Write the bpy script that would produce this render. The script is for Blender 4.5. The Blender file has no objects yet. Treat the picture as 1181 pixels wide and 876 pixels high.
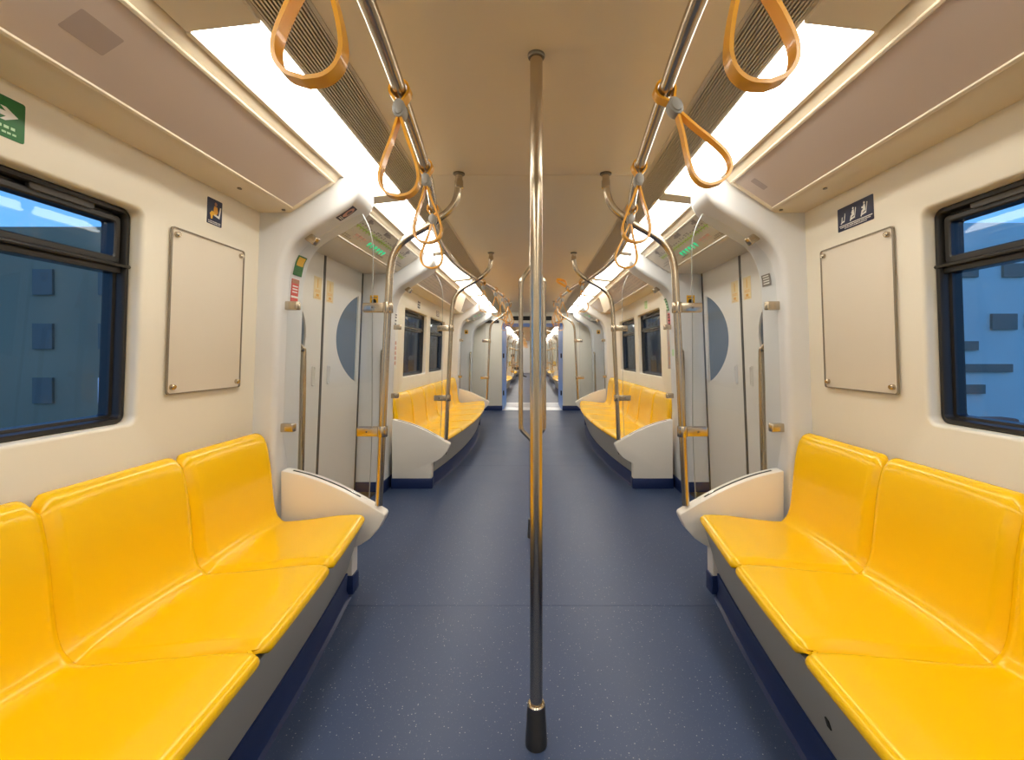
import bpy, bmesh, math, random
from mathutils import Vector, Matrix
from mathutils.geometry import tessellate_polygon
random.seed(4)
SC = bpy.context.scene
COL = SC.collection
PI = math.pi

# ------------------------------------------------------------------ materials
def srgb(r, g, b):
    f = lambda c: (c/255/12.92) if c/255 <= 0.04045 else ((c/255+0.055)/1.055)**2.4
    return (f(r), f(g), f(b), 1)

def mat(name, col, rough=0.5, metal=0.0, spec=0.5, coat=0.0, noise=None, bump=None):
    m = bpy.data.materials.new(name); m.use_nodes = True
    nt = m.node_tree; b = nt.nodes['Principled BSDF']
    b.inputs['Base Color'].default_value = col
    b.inputs['Roughness'].default_value = rough
    b.inputs['Metallic'].default_value = metal
    b.inputs['Specular IOR Level'].default_value = spec
    b.inputs['Coat Weight'].default_value = coat
    b.inputs['Coat Roughness'].default_value = 0.06
    tc = nt.nodes.new('ShaderNodeTexCoord')
    if noise:
        sc_, amt = noise
        n = nt.nodes.new('ShaderNodeTexNoise'); n.inputs['Scale'].default_value = sc_; n.inputs['Detail'].default_value = 3
        nt.links.new(tc.outputs['Object'], n.inputs['Vector'])
        mx = nt.nodes.new('ShaderNodeMix'); mx.data_type = 'RGBA'
        mx.inputs[6].default_value = tuple(c*(1-amt) for c in col[:3])+(1,)
        mx.inputs[7].default_value = tuple(min(1, c*(1+amt)) for c in col[:3])+(1,)
        nt.links.new(n.outputs['Fac'], mx.inputs[0]); nt.links.new(mx.outputs[2], b.inputs['Base Color'])
    if bump:
        sc_, st, stretch = bump
        mp = nt.nodes.new('ShaderNodeMapping'); mp.inputs['Scale'].default_value = stretch
        n = nt.nodes.new('ShaderNodeTexNoise'); n.inputs['Scale'].default_value = sc_
        bp = nt.nodes.new('ShaderNodeBump'); bp.inputs['Strength'].default_value = st; bp.inputs['Distance'].default_value = 0.002
        nt.links.new(tc.outputs['Object'], mp.inputs['Vector']); nt.links.new(mp.outputs['Vector'], n.inputs['Vector'])
        nt.links.new(n.outputs['Fac'], bp.inputs['Height']); nt.links.new(bp.outputs['Normal'], b.inputs['Normal'])
    return m

def emat(name, col, st):
    m = bpy.data.materials.new(name); m.use_nodes = True
    nt = m.node_tree; nt.nodes.remove(nt.nodes['Principled BSDF'])
    e = nt.nodes.new('ShaderNodeEmission'); e.inputs[0].default_value = col; e.inputs[1].default_value = st
    nt.links.new(e.outputs[0], nt.nodes['Material Output'].inputs[0])
    return m

def glassmat(name, tint, refl=1.0, ior=1.5, rough=0.0, film=None, film_amt=0.0):
    m = bpy.data.materials.new(name); m.use_nodes = True
    nt = m.node_tree; nt.nodes.remove(nt.nodes['Principled BSDF'])
    t = nt.nodes.new('ShaderNodeBsdfTransparent'); t.inputs[0].default_value = tint
    g = nt.nodes.new('ShaderNodeBsdfGlossy'); g.inputs['Roughness'].default_value = rough; g.inputs[0].default_value = (refl, refl, refl, 1)
    # reflectance of a thin sheet seen from either face: f0 + (1-f0)*facing^5
    f0 = ((ior-1)/(ior+1))**2
    lw = nt.nodes.new('ShaderNodeLayerWeight'); lw.inputs[0].default_value = .5
    pw = nt.nodes.new('ShaderNodeMath'); pw.operation = 'POWER'; pw.inputs[1].default_value = 5
    fr = nt.nodes.new('ShaderNodeMath'); fr.operation = 'MULTIPLY_ADD'; fr.inputs[1].default_value = 1-f0; fr.inputs[2].default_value = f0
    nt.links.new(lw.outputs['Facing'], pw.inputs[0]); nt.links.new(pw.outputs[0], fr.inputs[0])
    mx = nt.nodes.new('ShaderNodeMixShader')
    base = t
    if film:
        d = nt.nodes.new('ShaderNodeBsdfDiffuse'); d.inputs[0].default_value = film
        m2 = nt.nodes.new('ShaderNodeMixShader'); m2.inputs[0].default_value = film_amt
        nt.links.new(t.outputs[0], m2.inputs[1]); nt.links.new(d.outputs[0], m2.inputs[2]); base = m2
    nt.links.new(fr.outputs[0], mx.inputs[0]); nt.links.new(base.outputs[0], mx.inputs[1]); nt.links.new(g.outputs[0], mx.inputs[2])
    nt.links.new(mx.outputs[0], nt.nodes['Material Output'].inputs[0])
    return m

def floormat():
    m = mat('floor_vinyl', (0.055, 0.085, 0.17, 1), 0.34, spec=0.35)
    nt = m.node_tree; b = nt.nodes['Principled BSDF']
    tc = nt.nodes.new('ShaderNodeTexCoord')
    def specks(scale, thr_lo, thr_hi):
        v = nt.nodes.new('ShaderNodeTexVoronoi'); v.inputs['Scale'].default_value = scale
        nt.links.new(tc.outputs['Object'], v.inputs['Vector'])
        r = nt.nodes.new('ShaderNodeMapRange'); r.inputs[1].default_value = thr_lo; r.inputs[2].default_value = thr_hi
        r.inputs[3].default_value = 1; r.inputs[4].default_value = 0
        nt.links.new(v.outputs['Distance'], r.inputs[0])
        # only some cells carry a speck
        s = nt.nodes.new('ShaderNodeSeparateColor'); nt.links.new(v.outputs['Color'], s.inputs[0])
        g = nt.nodes.new('ShaderNodeMath'); g.operation = 'GREATER_THAN'; g.inputs[1].default_value = 0.55
        nt.links.new(s.outputs[0], g.inputs[0])
        mu = nt.nodes.new('ShaderNodeMath'); mu.operation = 'MULTIPLY'
        nt.links.new(r.outputs[0], mu.inputs[0]); nt.links.new(g.outputs[0], mu.inputs[1])
        return mu
    a = specks(75, 0.10, 0.16); c = specks(150, 0.12, 0.2)
    ad = nt.nodes.new('ShaderNodeMath'); ad.operation = 'MAXIMUM'
    nt.links.new(a.outputs[0], ad.inputs[0])
    h = nt.nodes.new('ShaderNodeMath'); h.operation = 'MULTIPLY'; h.inputs[1].default_value = 0.35
    nt.links.new(c.outputs[0], h.inputs[0]); nt.links.new(h.outputs[0], ad.inputs[1])
    n = nt.nodes.new('ShaderNodeTexNoise'); n.inputs['Scale'].default_value = 2.2; n.inputs['Detail'].default_value = 5
    nt.links.new(tc.outputs['Object'], n.inputs['Vector'])
    mb = nt.nodes.new('ShaderNodeMix'); mb.data_type = 'RGBA'
    mb.inputs[6].default_value = FLOOR_A; mb.inputs[7].default_value = FLOOR_B
    nt.links.new(n.outputs['Fac'], mb.inputs[0])
    mx = nt.nodes.new('ShaderNodeMix'); mx.data_type = 'RGBA'; mx.inputs[7].default_value = (0.45, 0.46, 0.47, 1)
    k = nt.nodes.new('ShaderNodeMath'); k.operation = 'MULTIPLY'; k.inputs[1].default_value = 0.75
    nt.links.new(ad.outputs[0], k.inputs[0])
    nt.links.new(k.outputs[0], mx.inputs[0]); nt.links.new(mb.outputs[2], mx.inputs[6])
    nt.links.new(mx.outputs[2], b.inputs['Base Color'])
    rr = nt.nodes.new('ShaderNodeMapRange'); rr.inputs[3].default_value = 0.34; rr.inputs[4].default_value = 0.47
    nt.links.new(n.outputs['Fac'], rr.inputs[0]); nt.links.new(rr.outputs[0], b.inputs['Roughness'])
    return m

FLOOR_A = (0.034, 0.056, 0.124, 1); FLOOR_B = (0.046, 0.071, 0.145, 1)
M = {}
M['floor'] = floormat()
M['kick'] = mat('blue_skirting_vinyl', (0.007, 0.021, 0.095, 1), 0.45)
M['wall'] = mat('cream_wall_panel', (0.81, 0.75, 0.62, 1), 0.38, noise=(1.5, 0.02))
M['portal'] = mat('pale_blue_white_moulding', (0.69, 0.695, 0.70, 1), 0.33)
M['cove'] = mat('beige_cove_panel', (0.76, 0.66, 0.50, 1), 0.35)
M['ceil'] = mat('ceiling_panel', (0.80, 0.685, 0.50, 1), 0.42, noise=(0.8, 0.03))
M['dark'] = mat('dark_cavity', (0.012, 0.011, 0.010, 1), 0.8)
M['black'] = mat('black_window_rubber', (0.016, 0.014, 0.012, 1), 0.38)
M['blackm'] = mat('black_satin_metal', (0.028, 0.025, 0.022, 1), 0.26, metal=0.3)
M['handle'] = mat('dark_grey_plastic', (0.075, 0.07, 0.065, 1), 0.4)
M['endwall'] = mat('warm_white_end_panel', (0.76, 0.74, 0.66, 1), 0.35)
M['yellow'] = mat('yellow_seat_plastic', (0.95, 0.56, 0.0, 1), 0.25, coat=0.12, spec=0.4)
M['steel'] = mat('brushed_steel', (0.54, 0.46, 0.35, 1), 0.235, metal=1.0, bump=(60, 0.05, (8, 8, 0.4)))
M['bright'] = mat('polished_steel_rim', (0.80, 0.74, 0.62, 1), 0.2, metal=1.0)
M['steeld'] = mat('dark_steel', (0.20, 0.17, 0.13, 1), 0.35, metal=1.0)
M['vent'] = mat('bronze_grey_aluminium', (0.60, 0.52, 0.40, 1), 0.4, metal=0.3)
M['strap'] = mat('orange_yellow_strap', (0.78, 0.36, 0.013, 1), 0.33, coat=0.25)
M['clip'] = mat('grey_plastic_clip', (0.30, 0.29, 0.27, 1), 0.42)
M['panel'] = mat('white_end_panel', (0.80, 0.76, 0.69, 1), 0.32)
M['grey'] = mat('grey_bench_front', (0.33, 0.325, 0.29, 1), 0.4)
M['acrylic'] = mat('pinkish_grey_acrylic', (0.62, 0.52, 0.455, 1), 0.2, spec=0.5)
M['board'] = mat('beige_poster_backing', (0.70, 0.62, 0.50, 1), 0.3)
M['bedge'] = mat('clear_acrylic_edge', (0.23, 0.19, 0.14, 1), 0.2)
M['route'] = mat('route_strip_backing', (0.60, 0.55, 0.46, 1), 0.22)
M['door'] = mat('warm_white_door_paint', (0.74, 0.705, 0.65, 1), 0.28)
M['gask'] = mat('door_rubber_gasket', (0.07, 0.065, 0.06, 1), 0.55)
M['dglass'] = glassmat('door_window_glass', (0.55, 0.62, 0.70, 1), 1.0, 1.5, 0.02, film=(0.17, 0.21, 0.26, 1), film_amt=0.75)
M['wglass'] = glassmat('window_glass', (0.88, 0.91, 0.93, 1), 0.32, 1.6)
M['sglass'] = glassmat('screen_glass', (0.965, 0.975, 0.975, 1), 1.0, 1.3)
M['gedge'] = mat('glass_edge', (0.30, 0.32, 0.31, 1), 0.3)
M['light'] = emat('lit_diffuser', (1.0, 0.95, 0.845, 1), 9.0)
M['navy'] = mat('navy_sticker', (0.010, 0.014, 0.05, 1), 0.3)
M['green'] = mat('green_sticker', (0.012, 0.14, 0.025, 1), 0.3)
M['white'] = mat('white_print', (0.80, 0.79, 0.74, 1), 0.4)
M['lgreen'] = mat('pale_green_print', (0.45, 0.68, 0.42, 1), 0.4)
M['redp'] = mat('red_print', (0.62, 0.05, 0.04, 1), 0.4)
M['yelp'] = mat('yellow_print', (0.80, 0.44, 0.02, 1), 0.4)
M['yelsoft'] = mat('pale_yellow_print', (0.76, 0.60, 0.32, 1), 0.4)
M['orange'] = mat('amber_print', (0.75, 0.36, 0.03, 1), 0.4)
M['skinp'] = mat('brown_print', (0.36, 0.16, 0.08, 1), 0.4)
M['olive'] = mat('olive_print', (0.26, 0.36, 0.03, 1), 0.4)
M['lime'] = mat('lime_print', (0.35, 0.55, 0.12, 1), 0.4)
M['greyp'] = mat('grey_print', (0.20, 0.17, 0.15, 1), 0.4)
M['fgrey'] = mat('faint_grey_print', (0.44, 0.36, 0.32, 1), 0.25)
M['pinkp'] = mat('faint_pink_print', (0.60, 0.33, 0.26, 1), 0.4)
M['led'] = emat('green_led', (0.08, 0.9, 0.38, 1), 0.5)
M['ledred'] = emat('red_led', (0.9, 0.18, 0.1, 1), 0.22)
M['blue'] = mat('blue_lit_gangway_panel', (0.28, 0.53, 1.0, 1), 0.35)  # bluish gangway light put into the base colour, no lamp there
M['plate'] = mat('aluminium_tread_plate', (0.62, 0.63, 0.66, 1), 0.35, metal=0.8)
M['thresh'] = mat('brown_steel_threshold', (0.22, 0.17, 0.12, 1), 0.4, metal=0.7)
M['facL'] = mat('dusky_concrete', (0.46, 0.30, 0.165, 1), 0.8, noise=(0.6, 0.2))
M['facR'] = mat('blue_white_facade', (0.92, 0.82, 0.68, 1), 0.7, noise=(0.7, 0.15))
M['facwin'] = mat('tan_blind', (0.30, 0.22, 0.15, 1), 0.6)
M['litwin'] = emat('blue_lit_window', (0.25, 0.45, 0.9, 1), 0.55)
M['ground'] = mat('track_bed', (0.09, 0.09, 0.095, 1), 0.9, noise=(3, 0.3))
M['facdark'] = mat('dusky_window_recess', (0.22, 0.17, 0.12, 1), 0.6)
M['awning'] = mat('orange_awning', (0.42, 0.13, 0.06, 1), 0.6)
M['shirt'] = mat('pale_shirt', (0.55, 0.42, 0.36, 1), 0.8)
M['skin'] = mat('skin', (0.50, 0.28, 0.19, 1), 0.5)
M['hair'] = mat('dark_hair', (0.02, 0.014, 0.01, 1), 0.5)
M['trouser'] = mat('dark_trousers', (0.03, 0.028, 0.03, 1), 0.8)
M['shoe'] = mat('black_shoe', (0.008, 0.008, 0.008, 1), 0.4)

# ------------------------------------------------------------------ mesh helpers
class MB:
    def __init__(s): s.v = []; s.f = []
    def add(s, vs, fs):
        b = len(s.v); s.v += [tuple(p) for p in vs]; s.f += [tuple(b+i for i in f) for f in fs]; return s
    def box(s, x0, x1, y0, y1, z0, z1, T=None):
        vs = [(x, y, z) for x in (x0, x1) for y in (y0, y1) for z in (z0, z1)]
        if T: vs = [T(*p) for p in vs]
        return s.add(vs, [(0, 1, 3, 2), (4, 6, 7, 5), (0, 4, 5, 1), (2, 3, 7, 6), (0, 2, 6, 4), (1, 5, 7, 3)])
    def rings(s, rs, closed_ring=True, closed_path=False, caps=True):
        n = len(rs[0]); vs = [p for r in rs for p in r]; fs = []
        m = len(rs)
        for i in range(m if closed_path else m-1):
            a, b = i*n, ((i+1) % m)*n
            for j in range(n if closed_ring else n-1):
                k = (j+1) % n
                fs.append((a+j, a+k, b+k, b+j))
        if caps and closed_ring and not closed_path:
            fs.append(tuple(range(n))); fs.append(tuple((m-1)*n+j for j in range(n)))
        return s.add(vs, fs)
    def tube(s, pts, r, n=14, caps=True, closed=False):
        pts = [Vector(p) for p in pts]; rs = []; m = len(pts)
        up = None
        for i, p in enumerate(pts):
            if closed: t = (pts[(i+1) % m]-pts[i-1]).normalized()
            else: t = (pts[min(i+1, m-1)]-pts[max(i-1, 0)]).normalized()
            if up is None:
                up = Vector((0, 0, 1)) if abs(t.z) < .9 else Vector((0, 1, 0))
            a = (up - t*up.dot(t)).normalized(); b = t.cross(a); up = a
            rr = r[i] if isinstance(r, (list, tuple)) else r
            rs.append([p + a*rr*math.cos(2*PI*k/n) + b*rr*math.sin(2*PI*k/n) for k in range(n)])
        return s.rings(rs, caps=caps, closed_path=closed)
    def lathe(s, prof, c, n=28):
        rs = [[(c[0]+r*math.cos(2*PI*k/n), c[1]+r*math.sin(2*PI*k/n), c[2]+z) for k in range(n)] for r, z in prof]
        return s.rings(rs)
    def extr(s, outline, fn, a, b):
        """outline: 2D points; fn(u, v, w) -> 3D; extruded from w=a to w=b"""
        return s.rings([[fn(u, v, a) for u, v in outline], [fn(u, v, b) for u, v in outline]])
    def build(s, name, m, parent=None, bevel=0, seg=2, ang=35, tag=None, flat=False):
        bm = bmesh.new()
        vs = [bm.verts.new(p) for p in s.v]
        for f in s.f:
            try: bm.faces.new([vs[i] for i in f])
            except ValueError: pass
        bmesh.ops.recalc_face_normals(bm, faces=bm.faces)
        if bevel:
            es = [e for e in bm.edges if len(e.link_faces) == 2 and e.calc_face_angle(0) > math.radians(40)]
            bmesh.ops.bevel(bm, geom=es, offset=bevel, segments=seg, profile=0.5, affect='EDGES', clamp_overlap=True)
        bmesh.ops.remove_doubles(bm, verts=bm.verts, dist=1e-6); bmesh.ops.recalc_face_normals(bm, faces=bm.faces)
        return finish(bm, name, m, parent, ang, tag, flat)

def root_loc(o):
    l = Vector((0, 0, 0))
    while o is not None:
        l += o.location; o = o.parent
    return l

def finish(bm, name, m, parent=None, ang=35, tag=None, flat=False):
    if parent is not None: loc = root_loc(parent)
    elif tag is not None and tag.get('kind') != 'structure':
        lo = [min(v.co[i] for v in bm.verts) for i in range(3)]; hi = [max(v.co[i] for v in bm.verts) for i in range(3)]
        loc = Vector(((lo[0]+hi[0])/2, (lo[1]+hi[1])/2, lo[2]))
    else: loc = Vector((0, 0, 0))
    for v in bm.verts: v.co -= loc
    for e in bm.edges:
        e.smooth = not (len(e.link_faces) != 2 or e.calc_face_angle(0) > math.radians(ang))
    for f in bm.faces: f.smooth = not flat
    me = bpy.data.meshes.new(name); bm.to_mesh(me); bm.free()
    me.materials.append(M[m] if isinstance(m, str) else m)
    o = bpy.data.objects.new(name, me); COL.objects.link(o)
    if parent is not None: o.parent = parent
    else: o.location = loc
    if tag: put(o, **tag)
    return o

def put(o, label=None, category=None, group=None, kind=None):
    if label: o['label'] = label
    if category: o['category'] = category
    if group: o['group'] = group
    if kind: o['kind'] = kind
    return o
def empty(name, loc, label=None, category=None, group=None, kind=None):
    o = bpy.data.objects.new(name, None); COL.objects.link(o); o.location = loc; o.empty_display_size = .05
    return put(o, label, category, group, kind)
def kids(o): return [c for c in bpy.data.objects if c.parent == o]
CHILD = {}
def copy_tree(o, parent=None):
    c = o.copy(); COL.objects.link(c)
    if parent is not None: c.parent = parent
    for ch in CHILD.get(o.name, []): copy_tree(ch, c)
    return c
def index_children():
    CHILD.clear()
    for o in bpy.data.objects:
        if o.parent: CHILD.setdefault(o.parent.name, []).append(o)

def catmull(pts, n=6):
    pts = [Vector(p) for p in pts]; out = []
    for i in range(len(pts)-1):
        p0 = pts[i-1] if i else pts[0]*2-pts[1]; p1, p2 = pts[i], pts[i+1]
        p3 = pts[i+2] if i+2 < len(pts) else pts[-1]*2-pts[-2]
        for k in range(n):
            t = k/n
            out.append(.5*((2*p1)+(p2-p0)*t+(2*p0-5*p1+4*p2-p3)*t*t+(3*p1-p0-3*p2+p3)*t**3))
    out.append(pts[-1]); return out
def rrect(u0, u1, v0, v1, r, n=6):
    o = []
    for cu, cv, a in ((u1-r, v1-r, 0), (u0+r, v1-r, 90), (u0+r, v0+r, 180), (u1-r, v0+r, 270)):
        for k in range(n+1):
            t = math.radians(a+90*k/n); o.append((cu+r*math.cos(t), cv+r*math.sin(t)))
    return o
def lerp_table(tab, x):
    for (x0, y0), (x1, y1) in zip(tab, tab[1:]):
        if x <= x1: return y0+(y1-y0)*(x-x0)/(x1-x0)
    return tab[-1][1]

SIDE = {-1: 'left', 1: 'right'}
ORD = ['first', 'second', 'third', 'fourth', 'fifth', 'sixth', 'seventh', 'eighth', 'ninth', 'tenth', 'eleventh', 'twelfth', 'thirteenth', 'fourteenth', 'fifteenth', 'sixteenth']

# ------------------------------------------------------------------ shared dimensions
EYE = 1.2
CEIL = 2.125
BAY0, BAY1 = 0.47, 5.97          # middles of the two seat bays
Z0, Z1 = 3.22, 8.72              # middles of the two door zones
Y_NEAR, Y_END = -1.7, 9.85
def wx(z): return 1.346+(1.903-z)*0.0355          # inner face of the side wall
def dx(z): return 1.466+(1.87-z)*0.0395           # inner face of the doors
SA, SB = Vector((.969, 2.053)), Vector((1.183, 1.911))   # slanted cove between the lights and the wall
SD = (SB-SA); SL = SD.length; SD = SD/SL; SN = Vector((SD.y, -SD.x))
if SN.y > 0: SN = -SN
def slope(t, n): p = SA+SD*t+SN*n; return p.x, p.y
def front(o): return .686+.124*(o/1.73)**2                # bench front edge from the aisle middle
RAILT = [(0, .308), (.41, .318), (.69, .341), (1.17, .386), (1.5, .432), (1.85, .503), (2.2, .553), (2.5, .575), (2.75, .58)]
def rail_x(y):
    o = abs((y-BAY0+2.75) % 5.5-2.75)
    return lerp_table(RAILT, o)
RAILZ = 1.883
# arch moulding beside each door: inner outline
ARCH = [(1.302, 0.0), (1.288, .40), (1.275, .80), (1.250, 1.48), (1.240, 1.60), (1.222, 1.68), (1.19, 1.745), (1.14, 1.797),
        (1.05, 1.852), (.95, 1.912), (.895, 1.955), (.868, 2.0), (.862, 2.05), (.868, 2.10)]

# ------------------------------------------------------------------ setting
def shell(y0, y1, far=False):
    sfx = ' in the next car' if far else ''
    fl = MB(); ys = [y0]+[y for y in [2.18+2.75*k for k in range(-2, 12)] if y0 < y < y1]+[y1]
    for a, b in zip(ys, ys[1:]): fl.box(-1.55, 1.55, a+.0012, b-.0012, -.06, 0)
    fl.build('floor', 'floor', tag=dict(label='dark blue speckled vinyl floor of the aisle'+sfx, category='floor', kind='structure'))
    # ceiling plates with joints
    m = MB(); ys = [y0]; y = 2.345 if not far else y0+2.2
    while y > y0: y -= 1.92
    y += 1.92
    while y < y1: ys.append(y); y += 1.92
    ys.append(y1)
    for a, b in zip(ys, ys[1:]): m.box(-.585, .585, a+.0015, b-.0015, CEIL, CEIL+.02)
    m.build('ceiling', 'ceil', tag=dict(label='flat beige ceiling panels over the aisle'+sfx, category='ceiling', kind='structure'))
    r = MB().box(-1.62, 1.62, y0, y1, 2.25, 2.30)
    for s in (-1, 1):
        r.box(min(s*1.57, s*1.62), max(s*1.57, s*1.62), y0, y1, 1.95, 2.25)
        r.box(min(s*1.57, s*1.62), max(s*1.57, s*1.62), y0, y1, -.06, .02)
    r.build('roof', 'dark', tag=dict(label='dark roof shell above the ceiling panels'+sfx, category='roof', kind='structure'))
    for s in (-1, 1):
        pr = [(.930, 2.112), (.942, 2.112), (.944, 2.088), (.958, 2.066), (.969, 2.053), (1.183, 1.911), (1.20, 1.903), (1.36, 1.9015), (1.53, 1.90)]
        bk = [(x+.004, z+.02) for x, z in reversed(pr)]
        MB().extr(pr+bk, lambda u, v, w: (s*u, w, v), y0, y1).build('trim_%d' % ((2 if s > 0 else 1)+(20 if far else 0)), 'cove',
            tag=dict(label='beige cove lining between the %s-side lights and wall%s' % (SIDE[s], sfx), category='ceiling trim', kind='structure'))

NWIN = [0]; NDOOR = [0]; NTRIM = [2]
def bay_wall(yc, s, windows, where):
    """side wall of one seat bay with recessed window openings"""
    a, b = yc-1.80, yc+1.80
    D = .05
    P = lambda y, z, d=0: (s*(wx(z)+d), y, z)
    m = MB()
    outer = [(a, 0), (b, 0), (b, 1.93), (a, 1.93)]
    holes = [rrect(y0-.012, y1+.012, .951, 1.713, .040) for y0, y1 in windows]
    polys = [outer]+holes
    flat = [p for pl in polys for p in pl]
    tris = tessellate_polygon([[Vector((u, v, 0)) for u, v in pl] for pl in polys])
    m.add([P(*p) for p in flat], tris)
    for (y0, y1), h in zip(windows, holes):
        r = []
        for k, (off, dep) in enumerate(((0, 0), (.007, .002), (.011, .008), (.012, .016), (.013, D+.03))):
            r.append([P(*q, dep) for q in rrect(y0-.012+off, y1+.012-off, .951+off, 1.713-off, .040-off*.8)])
        m.rings(r, caps=False)
    bm_o = m.build('wall_%s' % SIDE[s], 'wall', ang=60,
                   tag=dict(label='cream %s-side wall panel %s' % (SIDE[s], where), category='wall', kind='structure'))
    for (y0, y1), wlab in zip(windows, ('nearer', 'further')):
        NWIN[0] += 1
        w = empty('window_%d' % NWIN[0], (s*wx(1.3), (y0+y1)/2, .963), '%s black-framed window in the %s-side wall %s' % (wlab, SIDE[s], where), 'window', kind='structure')
        z0, z1 = .963, 1.701
        # outer frame ring
        m = MB()
        sec = [(0, .105), (0, .046), (.006, .040), (.017, .040), (.020, .046), (.021, .070), (.030, .072), (.032, .105)]
        m.rings([[P(*q, d) for q in rrect(y0+o, y1-o, z0+o, z1-o, max(.030-o*.7, .008))] for o, d in sec], closed_path=True, caps=False)
        m.build('frame', 'black', w, ang=30)
        m = MB()   # transom with a projecting lip
        pr = [(.052, 1.478), (.052, 1.516), (.100, 1.516), (.100, 1.478)]
        m.rings([[P(y, z, d) for d, z in pr] for y in (y0+.02, y1-.02)])
        pr = [(.036, 1.497), (.032, 1.503), (.036, 1.509), (.056, 1.512), (.056, 1.497)]
        m.rings([[P(y, z, d) for d, z in pr] for y in (y0+.004, y1-.004)])
        m.build('transom', 'blackm', w, bevel=.0015, seg=1)
        m = MB()   # opening sash above the transom
        sec = [(0, .10), (0, .056), (.004, .052), (.018, .052), (.022, .056), (.022, .10)]
        m.rings([[P(*q, d) for q in rrect(y0+.026+o, y1-.026-o, 1.512+o, z1-.030-o, max(.014-o*.3, .004), 3)] for o, d in sec], closed_path=True, caps=False)
        sash = m.build('sash', 'black', w, ang=30)
        yy = (y1-.30, y1-.13) if True else None
        m = MB(); m.extr(rrect(yy[0]-.02, yy[1], 1.664, 1.690, .012), lambda u, v, d: P(u, v, d), .044, .058)
        m.build('handle', 'handle', sash, bevel=.002)
        MB().box(y0+.045, y1-.045, .068, .072, 1.530, z1-.048, lambda u, d, z: P(u, z, d)).build('pane', 'wglass', w)
        MB().box(y0+.028, y1-.028, .077, .081, z0+.028, 1.485, lambda u, d, z: P(u, z, d)).build('pane', 'wglass', w)
    # wall skin behind the frame so that no daylight leaks round it
    return bm_o

def portal(y0, y1, s, where, zone_side):
    NTRIM[0] += 1
    out = [(1.0, 2.13), (1.20, 2.02), (1.53, 1.97), (1.575, 1.9), (1.60, 0)]
    inner = [tuple(p) for p in catmull([(x, z, 0) for x, z in ARCH], 4)]
    ol = [(p[0], p[1]) for p in inner]+out
    m = MB(); r = .03
    prof = []   # rounded along depth: inner edge fillets
    n = len(inner)
    def shrink(d):   # move the inner outline outward (into the moulding) by d
        q = []
        for i, p in enumerate(inner):
            t = Vector(inner[min(i+1, n-1)][:2])-Vector(inner[max(i-1, 0)][:2]); t.normalize()
            nn = Vector((t.y, -t.x))
            if nn.x < 0 and abs(nn.x) > abs(nn.y): nn = -nn
            if abs(nn.y) >= abs(nn.x) and nn.y < 0: nn = -nn
            q.append((p[0]+nn.x*d, p[1]+nn.y*d))
        return q
    steps = []
    K = 5
    for k in range(K+1):
        a = PI/2*k/K; steps.append((y0+r*(1-math.sin(a)), r*(1-math.cos(a)) ))
    steps = [(y0 + r*(1-math.cos(PI/2*k/K)), r*(1-math.sin(PI/2*k/K))) for k in range(K+1)]
    steps += [(y1 - r*(1-math.cos(PI/2*k/K)), r*(1-math.sin(PI/2*k/K))) for k in range(K, -1, -1)]
    rs = []
    for y, d in steps:
        q = shrink(d)
        rs.append([(s*u, y, v) for u, v in q]+[(s*u, y, v) for u, v in out])
    m.rings(rs)
    o = m.build('trim_%d' % NTRIM[0], 'portal', ang=40, tag=dict(
        label='pale blue-white %s-side door arch moulding %s' % (SIDE[s], where), category='door surround', kind='structure'))
    k = MB().box(1.288, 1.59, y0-.004, y1+.004, 0, .10, lambda x, y, z: (s*x, y, z))
    k.build('kick_plate', 'kick', o, bevel=.003)
    return o

def rig_text(m, fn, u0, u1, v, h, n, gap=.35, rnd=None):
    """a line of tiny print: short dashes between u0 and u1"""
    rnd = rnd or random
    u = u0; w = (u1-u0)/n
    for i in range(n):
        ww = w*(1-gap)*rnd.uniform(.7, 1.1)
        m.box(u+i*w, u+i*w+ww, 0, .0006, v, v+h, fn)

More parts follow.
